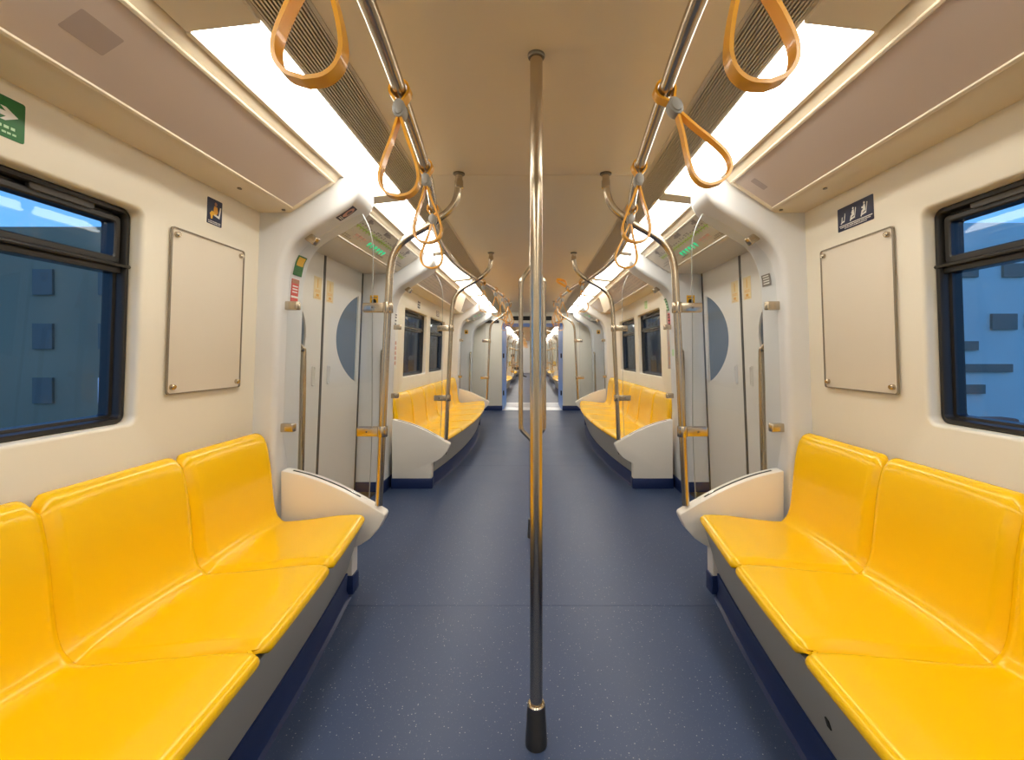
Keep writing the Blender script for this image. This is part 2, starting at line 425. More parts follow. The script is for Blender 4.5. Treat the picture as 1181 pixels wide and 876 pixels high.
def door(yc, s, where):
    NDOOR[0] += 1
    d = empty('door_%d' % NDOOR[0], (s*1.5, yc, 0), '%s-side pair of warm white sliding doors %s' % (SIDE[s], where), 'door', kind='structure')
    for q in (-1, 1):         # q=-1 leaf nearer the camera
        g = .005
        ya, yb = (yc+g, yc+.715) if q > 0 else (yc-.715, yc-g)
        P = lambda y, z, k=0: (s*(dx(z)+k), y, z)
        # half-leaf shaped window
        zc, hz = 1.335, .365
        ch = yc+q*.645; dep = .415
        hole = [(ch, zc-hz)]
        N = 22
        for i in range(1, N):
            t = -1+2*i/N
            hole.append((ch-q*dep*(1-abs(t)**2.1)**.86, zc+hz*t))
        hole.append((ch, zc+hz))
        outer = [(ya, .02), (yb, .02), (yb, 1.93), (ya, 1.93)]
        # subdivide the leaf height-wise is not needed: the face is one leaning plane
        tr = tessellate_polygon([[Vector((u, v, 0)) for u, v in outer], [Vector((u, v, 0)) for u, v in hole]])
        m = MB(); m.add([P(*p) for p in outer+hole], tr)
        m.rings([[P(*p) for p in hole], [P(*p, .03) for p in hole]], caps=False)
        m.rings([[P(*p) for p in outer], [P(*p, .035) for p in outer]], caps=False)
        lf = m.build('leaf', 'door', d, ang=50)
        MB().extr([(u, v) for u, v in hole], lambda u, v, w: P(u, v, w), .012, .018).build('window_pane', 'dglass', lf)
        m = MB(); m.box(yc+q*.0005, yc+q*.014, -.004, .03, .03, 1.92, lambda u, w, z: P(u, z, w)); m.build('edge_gasket', 'gask', lf)
        m = MB(); m.box(yc+q*.700, yc+q*.722, -.006, .03, .03, 1.92, lambda u, w, z: P(u, z, w)); m.build('edge_gasket', 'gask', lf)
        # recessed pull
        h0, h1 = yc+q*.095, yc+q*.135
        m = MB()
        sec = [(0, -.001), (.003, -.010), (.009, -.010), (.011, .0), (.013, .010)]
        a0, a1 = min(h0, h1), max(h0, h1)
        m.rings([[P(*p, w) for p in rrect(a0+o, a1-o, .985+o, 1.125-o, .012-o*.5, 3)] for o, w in sec], caps=False)
        m.add([P(*p, .010) for p in rrect(a0+.013, a1-.013, .998, 1.112, .006, 3)], [tuple(range(16))])
        m.build('pull_handle', 'door', lf)
        # yellow notice
        a0, a1 = sorted((yc+q*.040, yc+q*.150))
        m = MB(); m.box(a0, a1, -.0012, 0, 1.58, 1.735, lambda u, w, z: P(u, z, w))
        st = m.build('notice_sticker', 'yelsoft', lf); st['label'] = 'pale yellow notice sticker'
        m = MB(); ce = (a0+a1)/2
        m.box(ce-.018, ce+.018, -.002, 0, 1.60, 1.618, lambda u, w, z: P(u, z, w))
        m.box(ce-.004, ce+.004, -.002, 0, 1.66, 1.72, lambda u, w, z: P(u, z, w))
        for zz in (1.590, 1.630, 1.641): m.box(ce-.036, ce+.036, -.002, 0, zz, zz+.004, lambda u, w, z: P(u, z, w))
        m.build('print', 'orange', st)
    m = MB().box(1.36, 1.56, yc-.72, yc+.72, 0, .014, lambda x, y, z: (s*x, y, z))
    for k in range(5): m.box(1.385+k*.025, 1.395+k*.025, yc-.71, yc+.71, .014, .017, lambda x, y, z: (s*x, y, z))
    m.build('threshold', 'thresh', d)
    MB().box(1.56, 1.60, yc-.73, yc+.73, 0, 1.95, lambda x, y, z: (s*x, y, z)).build('pocket_backing', 'dark', d)
    return d

# ------------------------------------------------------------------ furniture of a bay
def make_seat(yc, o0, o1, s, label, group, hi=True):
    prof0 = [(.030, .384), (.010, .386), (.001, .396), (.002, .410), (.014, .422), (.040, .427), (.13, .423)]
    NU = 27 if hi else 9
    w = (o1-o0); ym = (o0+o1)/2
    front_rows = []
    rows = []
    for i in range(NU):
        u = -1+2*i/(NU-1)
        u = math.copysign(abs(u)**.72, u) if hi else u
        o = ym+u*(w/2-.0004)
        ed = max(0, (abs(o-ym)-(w/2-.034))/.034)        # 0 inside, 1 at the side edge
        f = front(o)+.020*ed**2.5
        pts = [(f+a, z-.004*ed**2) for a, z in prof0]
        bx0 = 1.188
        pts += [(f+.13+(bx0-f-.13)*t, .423-.030*t-.006*math.sin(PI*t)*(1-u*u)) for t in (.3, .6, .85)]
        cv = .010*(1-u*u)
        pts += [(bx0+.012, .3945), (1.214+cv, .402), (1.232+cv, .422), (1.243+cv, .452), (1.251+cv, .50), (1.258+cv*1.1, .57), (1.264+cv*1.0, .64),
                (1.274+cv*.8, .71), (1.285+cv*.5, .760), (1.294+cv*.3, .785), (1.308, .806-.010*ed**2), (1.326, .818-.012*ed**2), (1.345, .821-.014*ed**2), (1.357, .812-.014*ed**2)]
        pr = catmull([(a, b, 0) for a, b in pts], 3 if hi else 1)
        rows.append((o, ed, [(p[0], p[1]) for p in pr]))
    n = len(rows[0][2])
    top, bot = [], []
    for o, ed, pr in rows:
        rt, rb = [], []
        for j in range(n):
            p = Vector(pr[j]); t = Vector(pr[min(j+1, n-1)])-Vector(pr[max(j-1, 0)]); t.normalize()
            nn = Vector((-t.y, t.x))            # upward / towards the sitter
            dr = .020*ed*ed*(3-2*ed)
            rt.append(p-nn*dr); rb.append(p-nn*max(.017, dr+.012))
        top.append([(s*q.x, yc+o, q.y) for q in rt]); bot.append([(s*q.x, yc+o, q.y) for q in rb])
    m = MB()
    m.rings([t+list(reversed(b)) for t, b in zip(top, bot)], caps=False)
    for t, b in ((top[0], bot[0]), (top[-1], bot[-1])):
        m.add(t+b, [(j, j+1, n+j+1, n+j) for j in range(n-1)])
    return m.build('seat', 'yellow', ang=60, tag=dict(label=label, category='seat', group=group))

def bench_base(yc, s, label, o_lo=-1.79, o_hi=1.79, latches=(-1.50, .78)):
    r = empty('seat_bench', (s*1.0, yc, 0), label, 'bench')
    N = 24; os = [o_lo+(o_hi-o_lo)*i/N for i in range(N+1)]
    g = []; k = []; c = []
    for o in os:
        f = front(o)
        def B(x, z): return (s*x, yc+o, z)
        g.append([B(f+.022, .381), B(f+.105, .118), B(1.26, .118), B(1.26, .345), B(1.16, .352)])
        k.append([B(f+.098, .116), B(f+.104, .03), B(f+.094, .006), B(f+.080, .0), B(1.26, .0), B(1.26, .116)])
    MB().rings(g).build('front_panel', 'grey', r, ang=30)
    MB().rings(k).build('kick_board', 'kick', r, ang=30)
    for o in latches:
        f = front(o)
        tt = .55; x = f+.022+(.083)*tt; z = .381-.263*tt
        m = MB().box(-.004, .004, yc+o-.008, yc+o+.008, -.013, .013, lambda a, y, b: (s*(x+a+b*-.3), y, z+b))
        m.build('latch', 'dark', r, bevel=.001, seg=1)
    return r

PANEL_TOP = [(1.262, .618), (1.235, .614), (1.15, .594), (1.06, .564), (.96, .521), (.85, .462), (.765, .413)]
def end_panel(yc, q, s, label):
    """end panel of a bench at offset q*1.855 from the bay middle"""
    ya, yb = sorted((yc+q*1.813, yc+q*1.885))
    r = empty('bench_end_panel', (s*1.1, (ya+yb)/2, 0), label, 'bench end panel')
    top = [(p.x, p.y) for p in catmull([(x, z, 0) for x, z in PANEL_TOP], 4)]
    low = [(.748, .403), (.742, .392), (.747, .375), (.772, .326), (.815, .278), (.862, .247), (.893, .233), (.903, .222)]
    ol = top+low+[(.905, .09), (1.262, .09)]
    MB().extr(ol, lambda u, v, w: (s*u, w, v), ya, yb).build('body', 'panel', r, bevel=.008, seg=3, ang=40)
    MB().box(.899, 1.268, ya-.003, yb+.003, 0, .092, lambda x, y, z: (s*x, y, z)).build('kick_plate', 'kick', r, bevel=.003)
    # dark slot that takes the glass
    tp = [p for p in top if .86 < p[0] < 1.235]; ym = yc+q*1.85
    m = MB(); m.rings([[(s*x, ym-.006, z+.0015), (s*x, ym+.006, z+.0015), (s*x, ym+.006, z-.004), (s*x, ym-.006, z-.004)] for x, z in tp])
    m.build('glass_slot', 'dark', r)
    return r

def screen(yc, q, s, label):
    ym = yc+q*1.85
    r = empty('glass_screen', (s*1.03, ym, .45), label, 'glass screen')
    top = [(p.x, p.y) for p in catmull([(x, z, 0) for x, z in PANEL_TOP], 4)]
    bot = [(p[0], p[1]+.004) for p in top if .84 < p[0] < 1.25]
    edge = [(.818, .80), (.816, 1.30), (.812, 1.62), (.811, 1.72), (.817, 1.79), (.835, 1.855), (.866, 1.918)]
    edge = [(p.x, p.y) for p in catmull([(x, z, 0) for x, z in [(.832, .468)]+edge], 3)]
    arch = [(x+.012, z-.014) for x, z in reversed(ARCH) if .9 < x < 1.295 and .66 < z < 1.92]
    arch = [(x-.016, z) if z < 1.7 else (x-.02, z-.012) for x, z in arch]
    ol = bot+edge+arch
    MB().extr(ol, lambda u, v, w: (s*u, ym+w, v), -.004, .004).build('pane', 'sglass', r)
    # polished rim of the free edge
    m = MB()
    m.rings([[(s*(x-.0012), ym-.0042, z), (s*(x-.0012), ym+.0042, z), (s*(x+.0012), ym+.0042, z), (s*(x+.0012), ym-.0042, z)] for x, z in edge])
    m.build('polished_edge', 'gedge', r)
    for (x, z, a) in ((1.222, 1.45, 0), (1.244, .83, 0), (1.125, 1.792, 35)):
        ca, sa = math.cos(math.radians(a)), math.sin(math.radians(a))
        T = lambda u, y, v: (s*(x+u*ca-v*sa*-1*0+0-v*sa), y, z+u*sa+v*ca)
        m = MB().box(-.034, .036, ym-.019, ym+.019, -.022, .022, T)
        m.build('clamp', 'steel', r, bevel=.007, seg=3)
    return r

def pole(yc, q, s, label):
    ym = yc+q*1.85
    r = empty('grab_pole', (s*.78, ym, .40), label, 'grab pole')
    pts = [(.7818, .434), (.765, .81), (.747, 1.2), (.731, 1.54), (.724, 1.64), (.706, 1.715), (.668, 1.77), (.61, 1.813), (.545, 1.85), (.49, 1.885), (.43, 1.930), (.395, 1.978), (.378, 2.04), (.374, 2.118)]
    pp = [(s*p.x, ym, p.y) for p in catmull([(x, z, 0) for x, z in pts], 5)]
    MB().tube(pp, .0185, 16).build('tube', 'steel', r)
    MB().lathe([(.026, 0), (.030, .003), (.030, .008)], (s*.374, ym, 2.116)).build('ceiling_flange', 'steeld', r)
    MB().lathe([(.0215, 0), (.0215, .035), (.019, .04)], (s*.374, ym, 2.05)).build('sleeve', 'steel', r)
    for z in (1.44, .81):
        xp = lerp_table([(.405, .783), (.81, .765), (1.2, .747), (1.6, .73)], z)
        m = MB()
        ol = rrect(xp-.010, xp+.125, z-.024, z+.024, .006, 3)
        m.extr(ol, lambda u, v, w: (s*u, ym+w, v), -.016, -.0052); m.extr(ol, lambda u, v, w: (s*u, ym+w, v), .0052, .016)
        m.box(xp-.008, xp+.035, ym-.006, ym+.006, z-.022, z+.022, lambda x, y, v: (s*x, y, v))
        b = m.build('bracket', 'steel', r, bevel=.004, seg=2)
        MB().rings([[(s*(xp+.075+.005*math.cos(k*PI/5)), ym+w, z+.005*math.sin(k*PI/5)) for k in range(10)] for w in (-.0185, -.0155)]).build('screw', 'steeld', b)
        MB().lathe([(.0245, -.027), (.026, -.024), (.026, .024), (.0245, .027)], (s*xp, ym, z), 20).build('collar', 'steel', b)
    return r

STRAP = {}
def strap(y, s, tilt, label, group, sway=0):
    x = rail_x(y)
    r = empty('hand_strap', (s*x, y, RAILZ), label, 'hand strap', group)
    r.rotation_euler = (sway, -math.radians(tilt), 0)
    if STRAP:
        for nm in ('wrap', 'clip', 'loop'):
            o = bpy.data.objects.new({'wrap': 'wrap_band', 'clip': 'clip', 'loop': 'loop'}[nm], STRAP[nm]); COL.objects.link(o); o.parent = r
        return r
    L = bpy.data.objects.new('tmp', None)
    def mk(m, nm, mt, **k):
        o = m.build({'wrap': 'wrap_band', 'clip': 'clip', 'loop': 'loop'}[nm], mt, None, **k); o.parent = r; STRAP[nm] = o.data
    def band(path, th, hw, closed):
        n = len(path); rs = []
        for i, p in enumerate(path):
            p = Vector(p); a = Vector(path[i-1] if (i or closed) else path[0]); b = Vector(path[(i+1) % n] if (i < n-1 or closed) else path[-1])
            t = (b-a).normalized(); nn = Vector((t.y, -t.x))
            a, b = p+nn*th, p-nn*th
            rs.append([(a.x, -hw, a.y), (a.x, -hw*.6, a.y+0), (a.x, hw*.6, a.y), (a.x, hw, a.y), (b.x, hw, b.y), (b.x, -hw, b.y)])
        return MB().rings(rs, closed_path=closed)
    R = .0245
    # band wrapped round the rail, drawn together underneath
    pth = [(R*math.sin(t), R*math.cos(t)) for t in [2*PI*k/24 for k in range(25)] if abs(t-PI) > .55]
    mid = [p for p in pth]
    k = len([p for p in pth if p[0] >= 0 and True])
    right = [p for p in pth if p[0] > 1e-6]; left = [p for p in pth if p[0] <= 1e-6]
    path = right+[(.008, -.030), (.004, -.036), (-.004, -.036), (-.008, -.030)]+[p for p in left if p[0] < -1e-6]+[(0, R)]
    mk(band(path, .0032, .015, True), 'wrap', 'strap', ang=50)
    m = MB(); m.rings([[(c[0]*(.017), yy, -.050+c[1]*.024) for c in [(math.cos(2*PI*k/16), math.sin(2*PI*k/16)) for k in range(16)]] for yy in (-.017, .017)])
    m.rings([[(c[0]*(.012), yy, -.050+c[1]*.018) for c in [(math.cos(2*PI*k/16), math.sin(2*PI*k/16)) for k in range(16)]] for yy in (-.021, .021)])
    mk(m, 'clip', 'clip', bevel=.003)
    half = [(.002, -.066), (.007, -.082), (.020, -.125), (.036, -.168), (.047, -.205), (.050, -.230), (.044, -.253), (.027, -.270), (.0, -.277)]
    h = catmull([(a, b, 0) for a, b in half], 5)
    path = [(p.x, p.y) for p in h]+[(-p.x, p.y) for p in reversed(h[:-1])]
    mk(band(path, .0034, .0125, True), 'loop', 'strap', ang=50)
    return r

def ad_panel(y0, y1, s, label, prints=False):
    r = empty('advertising_panel', (s*1.08, (y0+y1)/2, 1.95), label, 'advertising panel')
    P = lambda t, y, n: (s*slope(t, n)[0], y, slope(t, n)[1])
    m = MB(); sec = [(0, 0), (0, .009), (.003, .011), (.011, .011), (.014, .006)]
    t0, t1 = .004, SL-.006
    m.rings([[P(t, y, n) for t, y in ((t0+o, y0+o*2), (t1-o, y0+o*2), (t1-o, y1-o*2), (t0+o, y1-o*2))] for o, n in sec], caps=False)
    m.build('frame', 'cove', r, ang=25)
    MB().box(t0+.012, t1-.012, y0+.024, y1-.024, 0, .006, lambda t, y, n: P(t, y, n)).build('acrylic_sheet', 'acrylic', r)
    return r, P, t0, t1

def route_panel(yc, s, label):
    y0, y1 = yc-.70, yc+.70
    r = empty('route_map_panel', (s*1.08, yc, 1.95), label, 'route map')
    P = lambda t, y, n: (s*slope(t, n)[0], y, slope(t, n)[1])
    m = MB(); sec = [(0, 0), (0, .008), (.003, .010), (.009, .010), (.012, .006)]
    t0, t1 = .010, SL-.010
    m.rings([[P(t, y, n) for t, y in ((t0+o, y0+o*2), (t1-o, y0+o*2), (t1-o, y1-o*2), (t0+o, y1-o*2))] for o, n in sec], caps=False)
    m.build('frame', 'route', r, ang=25)
    b = MB().box(t0+.01, t1-.01, y0+.02, y1-.02, 0, .006, P).build('map_sheet', 'route', r)
    rnd = random.Random(5)
    W = t1-t0
    m = MB(); m.box(t0+W*.40, t0+W*.44, yc-.66, yc+.50, .006, .0072, P); m.build('line_strip', 'olive', b)
    for mt, nm, grp in (('lime', 'station_ticks', 0), ('greyp', 'station_names', 1)):
        m = MB()
        for k in range(22):
            y = yc-.55+k*.049
            if grp == 0:
                m.box(t0+W*.345, t0+W*.49, y, y+.012, .006, .0075, P)
            else:
                n = rnd.randint(1, 3)
                for q in range(n):
                    tt = t0+W*(.30-.05*q)-.002
                    m.box(tt, tt+.008, y+.002, y+.016+.016*rnd.random(), .006, .0072, P)
        m.build(nm, mt, b)
    m = MB()
    for y in (yc-.42, yc-.12, yc-.07, yc+.20, yc+.42):
        m.box(t0+W*.08, t0+W*.20, y, y+.042, .006, .0072, P)
        m.box(t0+W*.12, t0+W*.18, y+.047, y+.068, .006, .0072, P)
    m.build('interchange_symbols', 'greyp', b)
    m = MB()
    for k in range(6):
        y = yc-.14+k*.058
        m.box(t0+W*.62, t0+W*.73, y, y+.030, .006, .009, P)
        m.box(t0+W*.755, t0+W*.785, y+.008, y+.026, .006, .009, P)
    m.build('lit_station_lights', 'led', b)
    m = MB()
    for k in range(3):
        y = yc-.37+k*.06
        m.box(t0+W*.62, t0+W*.70, y, y+.045, .006, .0072, P); m.box(t0+W*.74, t0+W*.76, y, y+.03, .006, .0072, P)
    m.build('red_notes', 'pinkp', b)
    m = MB(); m.box(t0+W*.655, t0+W*.665, yc+.22, yc+.38, .006, .0072, P)
    for (t, y) in ((.78, -.52), (.84, -.49), (.62, .45), (.70, .52), (.80, .1)):
        rig_text(m, lambda u, w, v: P(t0+W*t+v, yc+y+u, .006+w), 0, .14, 0, .011, 6, rnd=rnd)
    m.build('small_print', 'greyp', b)
    return r

def wall_fn(s): return lambda y, w, z: (s*(wx(z)-w), y, z)

def sign_base(name, y0, y1, z0, z1, s, mt, label, cat, r=.006, group=None):
    f = wall_fn(s)
    m = MB(); m.extr(rrect(y0, y1, z0, z1, r, 3), lambda u, v, w: f(u, w, v), -.001, .0016)
    return m.build(name, mt, tag=dict(label=label, category=cat, group=group)), f

# ------------------------------------------------------------------ build one car half
def lights(y0k, y1k, s, far=False):
    k = y0k
    i = 0
    while k < y1k-.6:
        a, b = k+.06, min(k+1.42-.06, y1k-.02)
        far_t = 'in the next car beyond the gangway' if far else 'of the near car'
        lab = '%s glowing white ceiling light from the camera end, %s-side row, %s' % (ORD[i], SIDE[s], 'next car' if far else 'near car')
        r = empty('ceiling_light', (s*.84, (a+b)/2, 2.09), lab, 'ceiling light', 'ceiling lights along the %s side%s' % (SIDE[s], ' of the next car' if far else ''))
        D = lambda x, y, w: (s*x, y, 2.108-(x-.74)*.115+w)
        MB().box(.742, .936, a, b, 0, .006, D).build('diffuser', 'light', r)
        MB().box(.738, .940, a-.118, a-.002, -.009, .008, D).build('end_cover', 'cove', r, bevel=.002, seg=1)
        m = MB(); m.box(.930, .944, a, b, -.010, .006, D); m.build('rim', 'cove', r)
        k += 1.42; i += 1

def vent(y0, y1, s, far=False):
    r = empty('air_vent', (s*.66, (y0+y1)/2, 2.12), 'long bronze-grey slatted air grille beside the %s-side lights%s' % (SIDE[s], ' in the next car' if far else ''), 'air vent')
    Z = lambda x: CEIL-.012*(x-.58)/.157
    MB().box(.582, .740, y0, y1, 0, .004, lambda x, y, w: (s*x, y, Z(x)+.022+w)).build('backing', 'dark', r)
    m = MB(); n = 15
    for i in range(n):
        x = .584+i*(.150/(n-1)); h = .0027 if 0 < i < n-1 else .006
        m.box(x-h, x+h, y0, y1, -.003, .014, lambda a, y, w: (s*a, y, Z(a)+w))
    m.build('slats', 'vent', r)
    m = MB(); rnd = random.Random(9); y = y0+.2
    x0s, x1s = .652, .700
    # closed stretches of the duct behind the slats, dark openings between them
    y = y0
    while y < y1-.1:
        ln = rnd.choice((.30, .42)); e = min(y+ln, y1)
        m.box(.584, .738, y, e, .0175, .020, lambda a, yy, w: (s*a, yy, Z(a)+w))
        m.box(.690, .738, e, min(e+.22, y1), .0175, .020, lambda a, yy, w: (s*a, yy, Z(a)+w))
        y = e+rnd.choice((.16, .22))
    m.build('duct_plate', 'vent', r)
    return r

def rail(y0, y1, s, far=False):
    n = int((y1-y0)/.07)
    pts = [(s*rail_x(y0+(y1-y0)*i/n), y0+(y1-y0)*i/n, RAILZ) for i in range(n+1)]
    for _ in range(3):   # ease the curve
        pts = [pts[0]]+[((a[0]+2*b[0]+c[0])/4, b[1], b[2]) for a, b, c in zip(pts, pts[1:], pts[2:])]+[pts[-1]]
    MB().tube(pts, .0175, 16).build('handrail', 'steel', tag=dict(
        label='wavy steel handrail running overhead along the %s side%s' % (SIDE[s], ' of the next car' if far else ''), category='handrail'))

def grab_bar(y, s, q, label):
    """flat vertical grab bar on the door-facing side of an arch moulding; q: +1 sticks out towards +y"""
    x = 1.305
    r = empty('grab_bar', (s*x, y, .23), label, 'grab bar')
    pts = [(x, y-q*.02, .235), (x, y+q*.028, .25), (x+.0, y+q*.048, .30), (x-.012, y+q*.052, .72), (x-.022, y+q*.048, 1.18), (x-.024, y+q*.028, 1.232), (x-.024, y-q*.02, 1.245)]
    pp = [(s*p.x, p.y, p.z) for p in catmull(pts, 5)]
    MB().tube(pp, .0165, 12).build('bar', 'steel', r)
    for z in (.24, 1.243):
        xx = lerp_table([(.23, x), (1.245, x-.024)], z)
        MB().rings([[(s*(xx+.021*math.cos(2*PI*k/18)), y+q*w, z+.021*math.sin(2*PI*k/18)) for k in range(18)] for w in (-.006, .005)]).build('foot_plate', 'steel', r)
    return r

BAYNAME = {0: 'nearest', 1: 'beyond the first doors'}
def bay(yc, idx):
    for s in (-1, 1):
        sd = SIDE[s]
        where = 'beside the nearest bench' if idx == 0 else 'above the second bench'
        if idx == 0: wins = [(yc+.10, yc+1.115)]
        else: wins = [(yc-1.115, yc-.10), (yc+.10, yc+1.115)]
        bay_wall(yc, s, wins, where)
        if idx == 0:
            w = 3.465/7; grp = 'yellow seats of the nearest %s-side bench' % sd
            for k, nm in ((4, 'yellow plastic seat at the frame edge, under the window, nearest %s-side bench'),
                          (5, 'yellow plastic seat in the middle of the three, nearest %s-side bench'),
                          (6, 'yellow plastic seat against the white end panel and glass screen, nearest %s-side bench')):
                make_seat(yc, -1.7325+k*w, -1.7325+(k+1)*w+(.035 if k == 6 else 0), s, nm % sd, grp)
            bench_base(yc, s, 'grey bench base with blue kick board under the nearest %s-side seats' % sd, o_lo=-.9, latches=(.72,) if s > 0 else ())
            ends = (1,)
        else:
            w = 3.465/6; grp = 'yellow seats of the %s-side second bench' % sd
            for k in range(6):
                make_seat(yc, -1.7325+k*w, -1.7325+(k+1)*w, s, '%s yellow seat from the near glass screen, %s-side second bench' % (ORD[k], sd), grp, hi=True)
            bench_base(yc, s, 'grey curved bench base with blue kick board, %s-side second bench' % sd)
            ends = (-1, 1)
        for q in ends:
            en = {(0, 1): 'at the far end of the nearest %s-side bench', (1, -1): 'at the near end of the %s-side second bench',
                  (1, 1): 'at the far end of the %s-side second bench'}[(idx, q)] % sd
            end_panel(yc, q, s, 'white moulded bench end panel '+en)
            screen(yc, q, s, 'glass screen '+en)
            pole(yc, q, s, 'bent steel grab pole '+en)
        offs = [-1.6625+.475*k for k in range(8)]
        for k, o in enumerate(offs):
            if idx == 0 and o < .2: continue
            tl = {(0, 4): -5, (0, 5): 0, (0, 6): 2, (0, 7): -2}.get((idx, k), random.uniform(-4, 4)) if s < 0 else \
                 {(0, 4): 9, (0, 5): 31, (0, 6): -3, (0, 7): -6}.get((idx, k), random.uniform(-4, 4))
            if idx == 1 and s > 0 and k == 1: tl = -125
            if idx == 0:
                nm = {4: 'largest yellow hand strap, cut by the top edge of the frame', 5: 'second yellow hand strap from the camera',
                      6: 'third yellow hand strap from the camera', 7: 'fourth yellow hand strap, just before the first bent pole'}[k]+', %s-side handrail' % sd
                if s > 0 and k == 5: nm = 'yellow hand strap swung outwards over the ceiling light, right-side handrail'
            else:
                nm = '%s yellow hand strap past the second bent pole, %s-side handrail' % (ORD[k], sd)
                if tl == -125: nm = 'yellow hand strap flipped up above the right-side handrail'
            st_ = strap(yc+o-(.018 if idx == 0 and k == 4 and s < 0 else .008 if idx == 0 and k == 4 else 0), s, tl, nm, 'yellow hand straps on the %s-side handrail' % sd, sway=random.uniform(-.04, .04))
            if tl == -125:      # thrown over the rail, pointing up and away
                dv = Vector((-.34, .78, .52)).normalized(); ez = -dv; ex = Vector((1, .45, 0)); ex = (ex-ez*ex.dot(ez)).normalized(); ey = ez.cross(ex)
                st_.rotation_euler = Matrix((ex, ey, ez)).transposed().to_euler()
        # advertising panel in the cove
        y0 = yc-1.74 if idx else Y_NEAR+.05
        r, P, t0, t1 = ad_panel(y0, yc+1.765, s, ('long blank pinkish-grey advertising panel above the nearest %s-side window' if idx == 0 else 'advertising panel with grey print and a hanging flap, %s side beyond the first doors') % sd)
        W = t1-t0
        if idx == 0:
            m = MB(); m.extr(rrect(t0+W*.34, t0+W*.62, yc+.58, yc+.69, .004, 2) if s < 0 else rrect(t0+W*.25, t0+W*.55, yc+1.62, yc+1.66, .004, 2), lambda u, v, w_: P(u, v, w_), .006, .0066)
            m.build('faint_label', 'fgrey', r)
            for yy in (yc+1.45, yc+1.735):
                m = MB(); m.rings([[(s*(1.205+.02*0+.008*math.cos(k*PI/6)+(.03 if yy < yc+1.6 else 0)), yy+.011*math.sin(k*PI/6), 1.903+dz) for k in range(12)] for dz in (-.004, .001)])
                m.build('lock', 'steeld', r)
        else:
            m = MB(); rnd = random.Random(31 if s < 0 else 32)
            for k in range(6):
                for c in range(3):
                    rig_text(m, lambda u, w_, v: P(t0+W*(.14+.13*k)+v, yc-1.45+c*.42+u, .006+w_), 0, .36, 0, .010 if k else .022, 8, rnd=rnd)
            m.build('grey_print', 'greyp', r)
            # flap hinged at the light side, hanging open
            A = Vector(slope(.0, .012)); m = MB()
            ang = math.radians(-72)
            dirv = Vector((math.cos(ang)*1.0, math.sin(ang)))
            F = lambda t, y, n: (s*(A.x+dirv.x*t), y, A.y+dirv.y*t+n*0) if n == 0 else (s*(A.x+dirv.x*t+.006), y, A.y+dirv.y*t+.002)
            y_a, y_b = yc-.02, yc+.62
            m.add([F(0, y_a, 0), F(.235, y_a+.10, 0), F(.255, y_b, 0), F(0, y_b, 0), F(0, y_a, 1), F(.235, y_a+.10, 1), F(.255, y_b, 1), F(0, y_b, 1)],
                  [(0, 1, 2, 3), (4, 5, 6, 7), (0, 1, 5, 4), (1, 2, 6, 5), (2, 3, 7, 6), (3, 0, 4, 7)])
            m.build('hanging_flap', 'cove', r)

def zone(yc, idx, straps=False):
    for s in (-1, 1):
        sd = SIDE[s]
        nm = 'beyond the nearest bench' if idx == 0 else 'at the far end of the near car'
        door(yc, s, nm)
        portal(yc-.97, yc-.72, s, 'on the near side of the %s doors' % ('first' if idx == 0 else 'second'), 1)
        portal(yc+.72, yc+.97, s, 'on the far side of the %s doors' % ('first' if idx == 0 else 'second'), -1)
        route_panel(yc, s, 'route map strip above the %s %s-side doors' % (ORD[idx], sd))
        grab_bar(yc-.72, s, 1, 'vertical steel grab bar on the near arch of the %s %s-side doors' % (ORD[idx], sd))
        grab_bar(yc+.72, s, -1, 'vertical steel grab bar on the far arch of the %s %s-side doors' % (ORD[idx], sd))

shell(Y_NEAR, Y_END)
bay(BAY0, 0); bay(BAY1, 1)
zone(Z0, 0); zone(Z1, 1)
for s in (-1, 1):
    lights(1.18-1.42*2, Y_END, s)
    vent(Y_NEAR, Y_END-.02, s)
    rail(-1.6, Y_END-.15, s)

# ------------------------------------------------------------------ centre poles
c = (.012, 1.405)
r = empty('centre_pole', (c[0], c[1], 0), 'tall steel centre pole standing in the aisle close to the camera', 'centre pole')
MB().tube([(c[0], c[1], .10+k*.2) for k in range(11)]+[(c[0], c[1], CEIL)], .0195, 24).build('tube', 'steel', r)
MB().lathe([(.0335, 0), (.0335, .004), (.0335, .012), (.0275, .118), (.0265, .122)], (c[0], c[1], 0), 32).build('base_cup', 'steeld', r)
MB().lathe([(.0265, .121), (.0275, .125), (.0245, .129), (.0205, .124)], (c[0], c[1], 0), 32).build('base_ring', 'bright', r)
MB().lathe([(.0245, 0), (.0265, .004), (.0265, .012)], (c[0], c[1], CEIL-.010), 32).build('ceiling_flange', 'steeld', r)
c = (0, 3.0)
r = empty('centre_pole', (c[0], c[1], 0), 'three-branched steel pole between the first doors, behind the near centre pole', 'centre pole')
for k in range(3):
    a = math.radians((180, 0, 90)[k])
    prof = [(.004, .62), (.012, .645), (.065, .70), (.074, .73), (.076, .80), (.076, 1.60), (.073, 1.67), (.060, 1.71), (.012, 1.775), (.004, 1.80)]
    pts = [(c[0]+p.x*math.cos(a), c[1]+p.x*math.sin(a), p.y) for p in catmull([(x, z, 0) for x, z in prof], 4)]
    MB().tube(pts, .0150, 14).build('branch', 'steel', r)
MB().tube([(c[0], c[1], .06), (c[0], c[1], .3), (c[0], c[1], .66)], .019, 20).build('lower_tube', 'steel', r)
MB().tube([(c[0], c[1], 1.76), (c[0], c[1], 1.95), (c[0], c[1], CEIL)], .019, 20).build('upper_tube', 'steel', r)
MB().lathe([(.033, 0), (.033, .012), (.027, .12), (.020, .124)], (c[0], c[1], 0), 28).build('base_cup', 'steeld', r)

